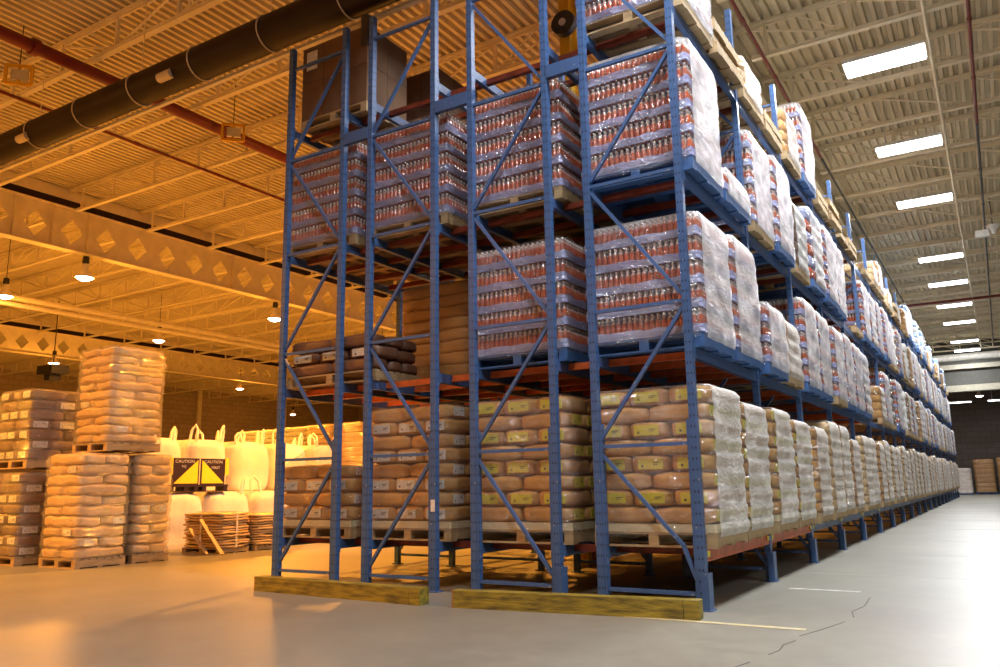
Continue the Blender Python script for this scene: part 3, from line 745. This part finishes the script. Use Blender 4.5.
def pallets_only(n_, seed=0):
    t = thing('empty_pallet_stack', '-', 'pallet stack'); rn = random.Random(seed)
    for i in range(n_): put(PAL['wood'], 'wooden_pallet', t, (rn.uniform(-.03, .03), rn.uniform(-.03, .03), i*.142), rn.uniform(-.02, .02))
    return t
def settle(t, x, y, z, label, group=None, rz=0):
    t.location = (x, y, z); t.rotation_euler = (0, 0, rz); t['label'] = label
    if group: t['group'] = group
    return t

RXC = [PX[i*2]+WF/2 for i in range(4)]
Y0 = .15+LY/2
def ly_(k): return .15+LY/2+BAY*(k//2)+1.13*(k % 2)
# --- end face, lowest level
settle(sack_load(8, .163, 'kraft', 'label_y', seed=1, start=1), RXC[3], Y0, LV[0]+.001, 'wrapped kraft sack load with yellow labels at the front aisle corner, lowest level', 'sack loads at the rack end')
settle(sack_load(8, .163, 'kraft', 'label_y', seed=2, start=1, milk=False), RXC[2], Y0, LV[0]+.001, 'wrapped kraft sack load with yellow labels, third row from left, lowest level', 'sack loads at the rack end')
settle(sack_load(8, .165, 'kraft', 'label_w', seed=3, start=0, milk=False), RXC[1]+.03, Y0, LV[0]+.001, 'wrapped kraft sack load with white labels, second row from left, lowest level', 'sack loads at the rack end')
settle(sack_load(4, .17, 'kraft', 'label_w', seed=4, start=0, tent=.5, slip=True, milk=False), RXC[0]+.02, Y0, LV[0]+.001, 'low kraft sack load under tented film, leftmost row, lowest level', 'sack loads at the rack end')
# --- end face, second level
b1 = bottle_load(5, .245, True, 'bluewood', 1); settle(b1, RXC[3], Y0, LV[1]+.001, 'red bottle pallet at the front aisle corner, second level', 'bottle pallets at the rack end')
b2 = bottle_load(5, .245, True, 'bluewood', 2, False); settle(b2, RXC[2], Y0, LV[1]+.001, 'red bottle pallet, third row from left, second level', 'bottle pallets at the rack end')
t = sack_load(3, .155, 'darksack', 'label_w', lx=1.5, ly=.9, wrap=None, seed=6, start=1, slip=False, jitter=.03, labelB=False)
settle(t, -4.75, .56, LV[1]+.001, 'dark brown sacks in three courses with white end labels, left second level', 'sack loads at the rack end')
t = core_load(1.45, 'kraft', 31, 8, ('film', 'film')); settle(t, -3.98, 1.83, LV[1]+.001, 'brown film wrapped load deep in the second row, second level', 'loads inside the rack')
# --- third level
for r_, s_, p_ in ((3, 3, 'bluewood'), (2, 4, 'wood'), (1, 5, 'wood'), (0, 6, 'wood')):
    settle(bottle_load(5, .262, True, p_, s_, r_ == 3), RXC[r_], Y0, LV[2]+.001, 'red bottle pallet on the third level at the rack end, %s' % ROWN[r_], 'bottle pallets at the rack end')
# --- top level
settle(bottle_load(4, .262, True, 'wood', 8), RXC[3], Y0, LV[3]+.001, 'bottle pallet on the top level at the front aisle corner', 'bottle pallets at the rack end')
def carton_load(lx, ly, h, label, x, y, z, n_, mat='card', lab=True, seed=1, liner=True):
    t = thing('carton_pallet', label, 'pallet load', (x, y, z), group='carton loads on the top level')
    put(pallet_mesh(lx, ly, 'wood'), 'wooden_pallet', t); zz = .142; rn = random.Random(seed)
    for c in range(n_):
        hh = (h-.142)/n_
        for i in range(3):
            for k in range(2):
                w_ = lx/3; d_ = ly/2
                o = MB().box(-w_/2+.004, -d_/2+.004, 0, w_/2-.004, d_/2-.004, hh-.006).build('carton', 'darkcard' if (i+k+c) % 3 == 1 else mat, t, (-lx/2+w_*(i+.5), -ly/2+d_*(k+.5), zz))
                if lab and c == n_-1 and i == 0 and k == 0:
                    MB().box(-.1, -.004, -.14, .1, 0, .14).build('label', 'label_w', o, (-.02, -d_/2+.002, hh*.6))
        zz += hh
    if liner: MB().box(lx/2-.10, -ly/2-.016, h-.3, lx/2+.018, -ly/2-.002, h+.14).box(lx/2+.002, -ly/2-.002, h-.3, lx/2+.018, -ly/2+.16, h+.14).build('black_liner', 'tarp', t)
    return t
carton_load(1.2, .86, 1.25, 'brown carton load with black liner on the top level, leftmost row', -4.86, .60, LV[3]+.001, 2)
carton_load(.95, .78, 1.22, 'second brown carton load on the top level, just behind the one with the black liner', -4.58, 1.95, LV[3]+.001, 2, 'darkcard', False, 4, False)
# --- lower rows behind the end loads
for r_, k, kind, lv in ((2, 1, 's', 0), (1, 1, 's', 0), (2, 1, 'b', 1), (2, 1, 'b', 2), (1, 1, 'b', 2), (0, 1, 'b', 2), (2, 2, 's', 0), (2, 3, 's', 0), (2, 2, 'b', 1), (2, 3, 'b', 1), (2, 2, 'b', 2), (2, 4, 's', 0), (2, 4, 'b', 1), (2,5,'s',0), (2,5,'b',1), (2,4,'b',2), (2,5,'b',2)):
    lab = 'load in %s, %s level, %s place behind the end' % (ROWN[r_].replace(' from the left', ''), LVN[lv], ORD[k-1])
    if kind == 's': t = core_load(1.5, 'kraft', 40+k, 8, ('film', 'film'))
    else:
        t = bottle_load(5 if lv == 1 else 5, .245, False, 'wood', k+r_, milk=False)
    settle(t, RXC[r_], ly_(k), LV[lv]+.001, ('film wrapped sack ' if kind == 's' else 'red bottle ')+lab, 'loads inside the rack')

# --- aisle face
XA = PX[7]-WF/2+.015
protoS = [sack_load(8, .160, 'kraft', 'label_y', seed=20+i, start=i % 2) for i in range(2)]
protoC = [core_load(h, m, 50+i, 8, pal=p) for i, (h, m, p) in enumerate(((1.47, 'kraftlight', 'wood'), (1.40, 'kraft', 'wood'), (1.52, 'kraftlight', 'wood')))]
protoB = [bottle_load(5, .255, False, 'bluewood', 60), bottle_load(5, .245, False, 'wood', 61), bottle_load(5, .255, False, 'bluewood', 62)]
protoT = [core_load(1.35, 'kraft', 70, 6), core_load(1.45, 'drink', 71, 6, stripe='tray', pal='bluewood'), core_load(1.3, 'card', 72, 6, ('milky', 'film'), stripe='label_w')]
low = [bottle_load(1, .26, False, 'bluewood', 80), bottle_load(3, .25, False, 'bluewood', 81)]
half = [core_load(.62, 'kraftlight', 90, 3), core_load(.9, 'kraft', 91, 4), core_load(1.15, 'card', 92, 5)]
blueP = [core_load(1.25, 'bluewrap', 95, 5, ('film', 'film'), pal='bluewood', stripe='label_w')]
used = set()
def use(o):
    if o.name in used: return copy_tree(o)
    used.add(o.name); return o
stackP = [pallets_only(2, 1), pallets_only(3, 2), pallets_only(1, 3)]
desc = {'S': 'white film wrapped sack load', 'C': 'white film wrapped sack load', 'B': 'red bottle pallet in white film', 'T': 'tall white wrapped goods', 'L': 'low part pallet of red bottles', 'H': 'short white wrapped load', 'P': 'bare wooden pallets', 'U': 'blue and white wrapped load'}
NL = NB*2
plan = {0: ['S', 'S', 'S', 'S']+['C']*(NL-4),
        1: ['-', 'B', 'L3', 'H1', 'B', 'B', 'B', 'B', 'B', 'T', '-', 'H1', 'B', 'T', 'B', 'T', 'T', 'T', 'B', 'T']+['T', 'T', 'B', 'T']*5,
        2: ['-', 'L1', 'B', 'B', 'H2', 'T', 'B', 'B', '-', 'P', 'B', 'T', 'B', 'B', 'B', 'T', 'B', 'H1', 'T', 'T']+['T', 'B', 'T', 'U']*5,
        3: ['-', 'P', 'H0', 'P', 'H1', 'B', 'P', 'P', 'P', 'P', '-', 'P', 'H0', 'H1', 'P', 'H0', 'P', 'H0', '-', 'H1', 'U', 'U', '-', 'U', 'P', 'U', 'U']+['P', 'H1', 'U', '-']*4}
plan[0][0] = '-'
for lv in range(4):
    for k in range(NL):
        c = plan[lv][k] if k < len(plan[lv]) else '-'
        if c == '-': continue
        src = {'S': protoS, 'C': protoC, 'B': protoB, 'T': protoT, 'P': stackP, 'U': blueP, 'L': low, 'H': half}[c[0]]
        if c == 'L1': pr = low[0]
        elif c == 'L3': pr = low[1]
        elif c[0] == 'H': pr = half[int(c[1])]
        else: pr = src[(k*7+lv) % len(src)]
        t = use(pr); t.scale.z = rnd.uniform(.93, 1.03) if c[0] in 'SCTH' else 1
        settle(t, XA+rnd.uniform(-.03, .02), ly_(k)+rnd.uniform(-.004, .004), LV[lv]+.001, '%s facing the aisle, %s level, %s from the rack end' % (desc[c[0]], LVN[lv], ORD[k]), 'loads along the aisle face', rnd.uniform(-.005, .005))
for p_ in protoS+protoC+protoB+protoT+low+half+blueP+stackP:
    if p_.name not in used:
        for ch in list(p_.children_recursive)+[p_]: bpy.data.objects.remove(ch)

# ------------------------------------------------------------------ floor stacks on the left
def fstack(nl, lh, mat, label, x0, x1, y0, y1, z, txt, seed, start=0, labm_='label_w', rz=0, wrap=('filmg', 'filmg')):
    lx, ly = x1-x0, y1-y0
    t = sack_load(nl, lh, mat, label, lx=lx, ly=ly, seed=seed, slip=False, palm=pallet_mesh(lx, ly, 'wood'), start=start, jitter=.015, amp=.03, wrap=wrap, dens=.2 if mat == 'kraftlight' else .9, big=mat == 'kraftlight')
    return settle(t, (x0+x1)/2, (y0+y1)/2, z, txt, 'sack stacks on the left floor', rz)
fstack(10, .158, 'kraftlight', 'label_w', -10.55, -9.57, -.14, .68, 0, 'pale sack stack on the floor, bottom of the tall pile nearest left', 101)
fstack(10, .158, 'kraftlight', 'label_w', -10.55, -9.57, .80, 1.46, 0, 'pale sack stack on the floor, rear right under the tall pile', 102, 1)
fstack(11, .141, 'kraftlight', 'label_w', -10.58, -9.58, .26, 1.20, 1.77, 'pale sack stack on top, straddling the two stacks below', 103, rz=-.03)
fstack(8, .165, 'darksack', 'label_w', -12.1, -11.05, -.25, .95, 0, 'dark sack stack with white labels on the floor at left picture edge', 104, start=1)
fstack(7, .165, 'darksack', 'label_w', -12.05, -11.05, -.2, 1.0, 1.53, 'dark sack stack with white labels, upper one at left picture edge', 105)
for i, (x, y, m_) in enumerate(((-21.6, 14.0, 'greensack'), (-20.25, 14.0, 'greensack'), (-18.9, 13.7, 'greensack'), (-17.5, 13.5, 'kraftlight'), (-16.1, 13.5, 'kraftlight'), (-14.7, 13.7, 'kraftlight'))):
    for lv in range(2):
        t = core_load(1.60, m_, 120+i*2+lv, 9, ('film', 'film'))
        settle(t, x, y, lv*1.68, '%s sack stack %s, %s from the left behind the bulk bags' % ('pale green' if m_ == 'greensack' else 'tan', ('on the floor', 'on top')[lv], ORD[i]), 'sack stacks behind the bulk bags')
# bulk bags
def fibc_parts(h=1.1, wd=1.06, seed=0):
    m = MB(); k = 24; rows_ = 12; v = []; f = []
    for j_ in range(rows_+1):
        t_ = j_/rows_; z = h*t_
        bul = 1+.03*math.sin(math.pi*min(1, t_*1.05))
        sh = 1 if t_ < .86 else 1-((t_-.86)/.14)**2*.28
        if t_ < .06: sh = .93
        for i in range(k):
            a = 2*math.pi*i/k; ca, sa = math.cos(a), math.sin(a); n_ = (abs(ca)**6+abs(sa)**6)**(1/6)
            rr = wd/2/n_*bul*sh*.97
            q = Vector((ca*rr, sa*rr, z)); dd = noise.noise(q*2.4+Vector((seed*4, 0, 0)))*.07+noise.noise(Vector((ca*5, sa*5, z*1.2+seed*3)))*.035
            v.append((ca*(rr+dd), sa*(rr+dd), z))
    for j_ in range(rows_):
        for i in range(k): f.append((j_*k+i, j_*k+(i+1) % k, (j_+1)*k+(i+1) % k, (j_+1)*k+i))
    m.add(v, f, 0, True); m.add(v[-k:], [tuple(range(k))], 0, True); m.add(v[:k], [tuple(range(k))[::-1]])
    return m.mesh('bag_body', 'fibc')
FB = [fibc_parts(seed=s) for s in range(4)]
def loop_mesh(seed):
    rn = random.Random(seed); m = MB(); w_ = .17+rn.uniform(-.03, .03); h_ = .31+rn.uniform(-.09, .08); l_ = rn.uniform(-.1, .1)
    pts = [(-w_/2, 0, -.12), (-w_/2+l_*.3, 0, .02), (-w_*.42+l_*.7, .02, h_*.7), (l_, .03, h_), (w_*.42+l_*.7, .02, h_*.7), (w_/2+l_*.3, 0, .02), (w_/2, 0, -.12)]
    return m.tube(pts, .03, 6).mesh('lifting_loop', 'strap')
LP = [loop_mesh(s) for s in range(5)]
def bulk_bag(x, y, z, seed, label, loops):
    t = thing('bulk_bag', label, 'bulk bag', (x, y, z), rnd.uniform(-.08, .08), 'white bulk bags')
    put(FB[seed % 4], 'bag_body', t)
    for i, (sx, sy) in enumerate(((-1,-1),(1,-1),(1,1),(-1,1))):
        if loops == 0 or (loops == 1 and sx < 0): continue
        if loops == 1 and (y < 4 or (y < 4.5 and sy < 0)): continue
        put(LP[(seed+i) % 5], 'lifting_loop', t, (sx*.36, sy*.36, 1.05), R(45 if sx*sy < 0 else -45)+rnd.uniform(-.5, .5))
for i, y in enumerate((3.2, 4.42, 5.62, 6.84, 8.05)):
    bulk_bag(-12.07, y, 0, i*3, 'white bulk bag with lifting loops in the lower front tier, %s from the left' % ORD[i], 1)
    bulk_bag(-13.25, y, 0, i*3+1, 'white bulk bag in the lower rear tier, %s from the left' % ORD[i], 0)
    bulk_bag(-12.88, y+.03, 1.125, i*3+2, 'white bulk bag with lifting loops on the upper tier, %s from the left' % ORD[i], 2)
# hazard board on its low base, on top of the front bulk bag
t = thing('hazard_board', 'black board with two yellow triangles resting on white bulk bags', 'sign board', (-11.62, 3.60, 1.105), R(90)); t.scale = (1.02, .9, .84)
MB().box(-.62, .0, .17, -.02, .05, .80).build('left_panel', 'signblack', t); MB().box(.02, .0, .17, .62, .05, .80).build('right_panel', 'signblack', t)
MB().box(-.02, .01, .17, .02, .04, .80).build('centre_strip', 'slip', t)
MB().add([(-.60,-.004,.2),(-.05,-.004,.2),(-.05,-.004,.76)], [(0,1,2)]).add([(-.60,-.002,.2),(-.05,-.002,.2),(-.05,-.002,.76)], [(0,2,1)]).build('yellow_triangle', 'signyellow', t)
MB().add([(.05,-.004,.2),(.60,-.004,.2),(.05,-.004,.76)], [(0,1,2)]).add([(.05,-.002,.2),(.60,-.002,.2),(.05,-.002,.76)], [(0,2,1)]).build('yellow_triangle', 'signyellow', t)
bs = MB().box(-.70, -.02, .12, .70, .3, .17).box(-.70, -.02, 0, .70, .3, .025)
for x in (-.68, -.36, -.12, .08, .6): bs.box(x, -.01, .025, x+.09, .29, .12)
bs.build('slotted_base', 'signblack', t)
for sx in (-1, 1): MB().box(sx*.67-.045, .0, .40, sx*.67+.045, .05, .82).build('yellow_edge_plate', 'signyellow', t)
def text(s_, x, z, size, parent):
    c = bpy.data.curves.new('lettering', 'FONT'); c.body = s_; c.size = size; c.align_x = 'CENTER'; c.extrude = .001
    c.materials.append(MT['label_w'])
    tmp = bpy.data.objects.new('lettering_curve', c); col.objects.link(tmp); bpy.context.view_layer.update()
    me = bpy.data.meshes.new_from_object(tmp.evaluated_get(bpy.context.evaluated_depsgraph_get())); bpy.data.objects.remove(tmp)
    o = bpy.data.objects.new('lettering', me); col.objects.link(o); o.parent = parent; o.location = (x, -.006, z); o.rotation_euler = (math.pi/2, 0, 0)
text('CAUTION', -.36, .69, .1, t); text('CAUTION', .32, .69, .1, t); text('N.J', -.38, .58, .08, t); text('FIRST', .38, .55, .09, t)
# folded sheet bundles
def bundle(x, y, lx, ly, n_, rz, label, seed):
    t = thing('sheet_bundle', label, 'sheet bundle', (x, y, 0), rz, 'flattened sack bundles on the floor')
    put(pallet_mesh(lx, ly, 'wood', .1), 'wooden_pallet', t); rn = random.Random(seed); z = .105
    for i in range(n_):
        h = .047
        MB().pillow(0, 0, 0, lx*1.03, ly*1.03, h*1.15, seed+i, n=10, k=10, sag=.3, nz=.018).build('folded_sheets', 'kraftlight', t, (rn.uniform(-.03, .03), rn.uniform(-.03, .03), z+h/2)); z += h
    MB().box(-lx/2-.02, -.02, .1, -lx/2-.01, .02, z).box(-lx/2-.02, -.02, z+.02, lx/2+.02, .02, z+.03).box(lx/2+.02, -.02, .1, lx/2+.03, .02, z).box(-.02, -ly/2-.03, .1, .02, -ly/2-.02, z).build('binding_strap', 'strap', t)
    return t
bundle(-10.22, 2.95, .95, .72, 13, R(5), 'bundle of flattened kraft sacks on the floor, left one before the bulk bags', 5)
bundle(-10.15, 3.86, .95, .84, 12, R(-3), 'bundle of flattened kraft sacks on the floor, right one before the bulk bags', 6)
t = tag(MB().bar((-10.0, 2.40, .62), (-9.5, 2.50, .02), .09, .02).build('leaning_plank', 'kraftlight'), 'pale plank leaning against the left sheet bundle', 'plank', 'planks leaning on the sheet bundle')
t = tag(MB().bar((-10.25, 2.38, .45), (-9.8, 2.42, .02), .07, .02).build('leaning_plank', 'kraftlight'), 'narrower pale plank leaning lower on the left sheet bundle', 'plank', 'planks leaning on the sheet bundle')

# far end stacks across the aisle
for i, (x, h, c) in enumerate(((-.1, 1.75, 'C'), (1.3, 2.35, 'T'), (2.7, 2.45, 'T'), (4.1, 2.45, 'T'), (5.5, 2.45, 'T'))):
    t = core_load(h, 'kraft', 150+i, 7, ('film', 'film') if i else ('milky', 'milky'), pal='bluewood')
    settle(t, x, 57.5+(.3 if i else -.8), 0, 'brown wrapped stack on the floor at the far end wall, %s from the rack' % ORD[i], 'stacks at the far end wall')
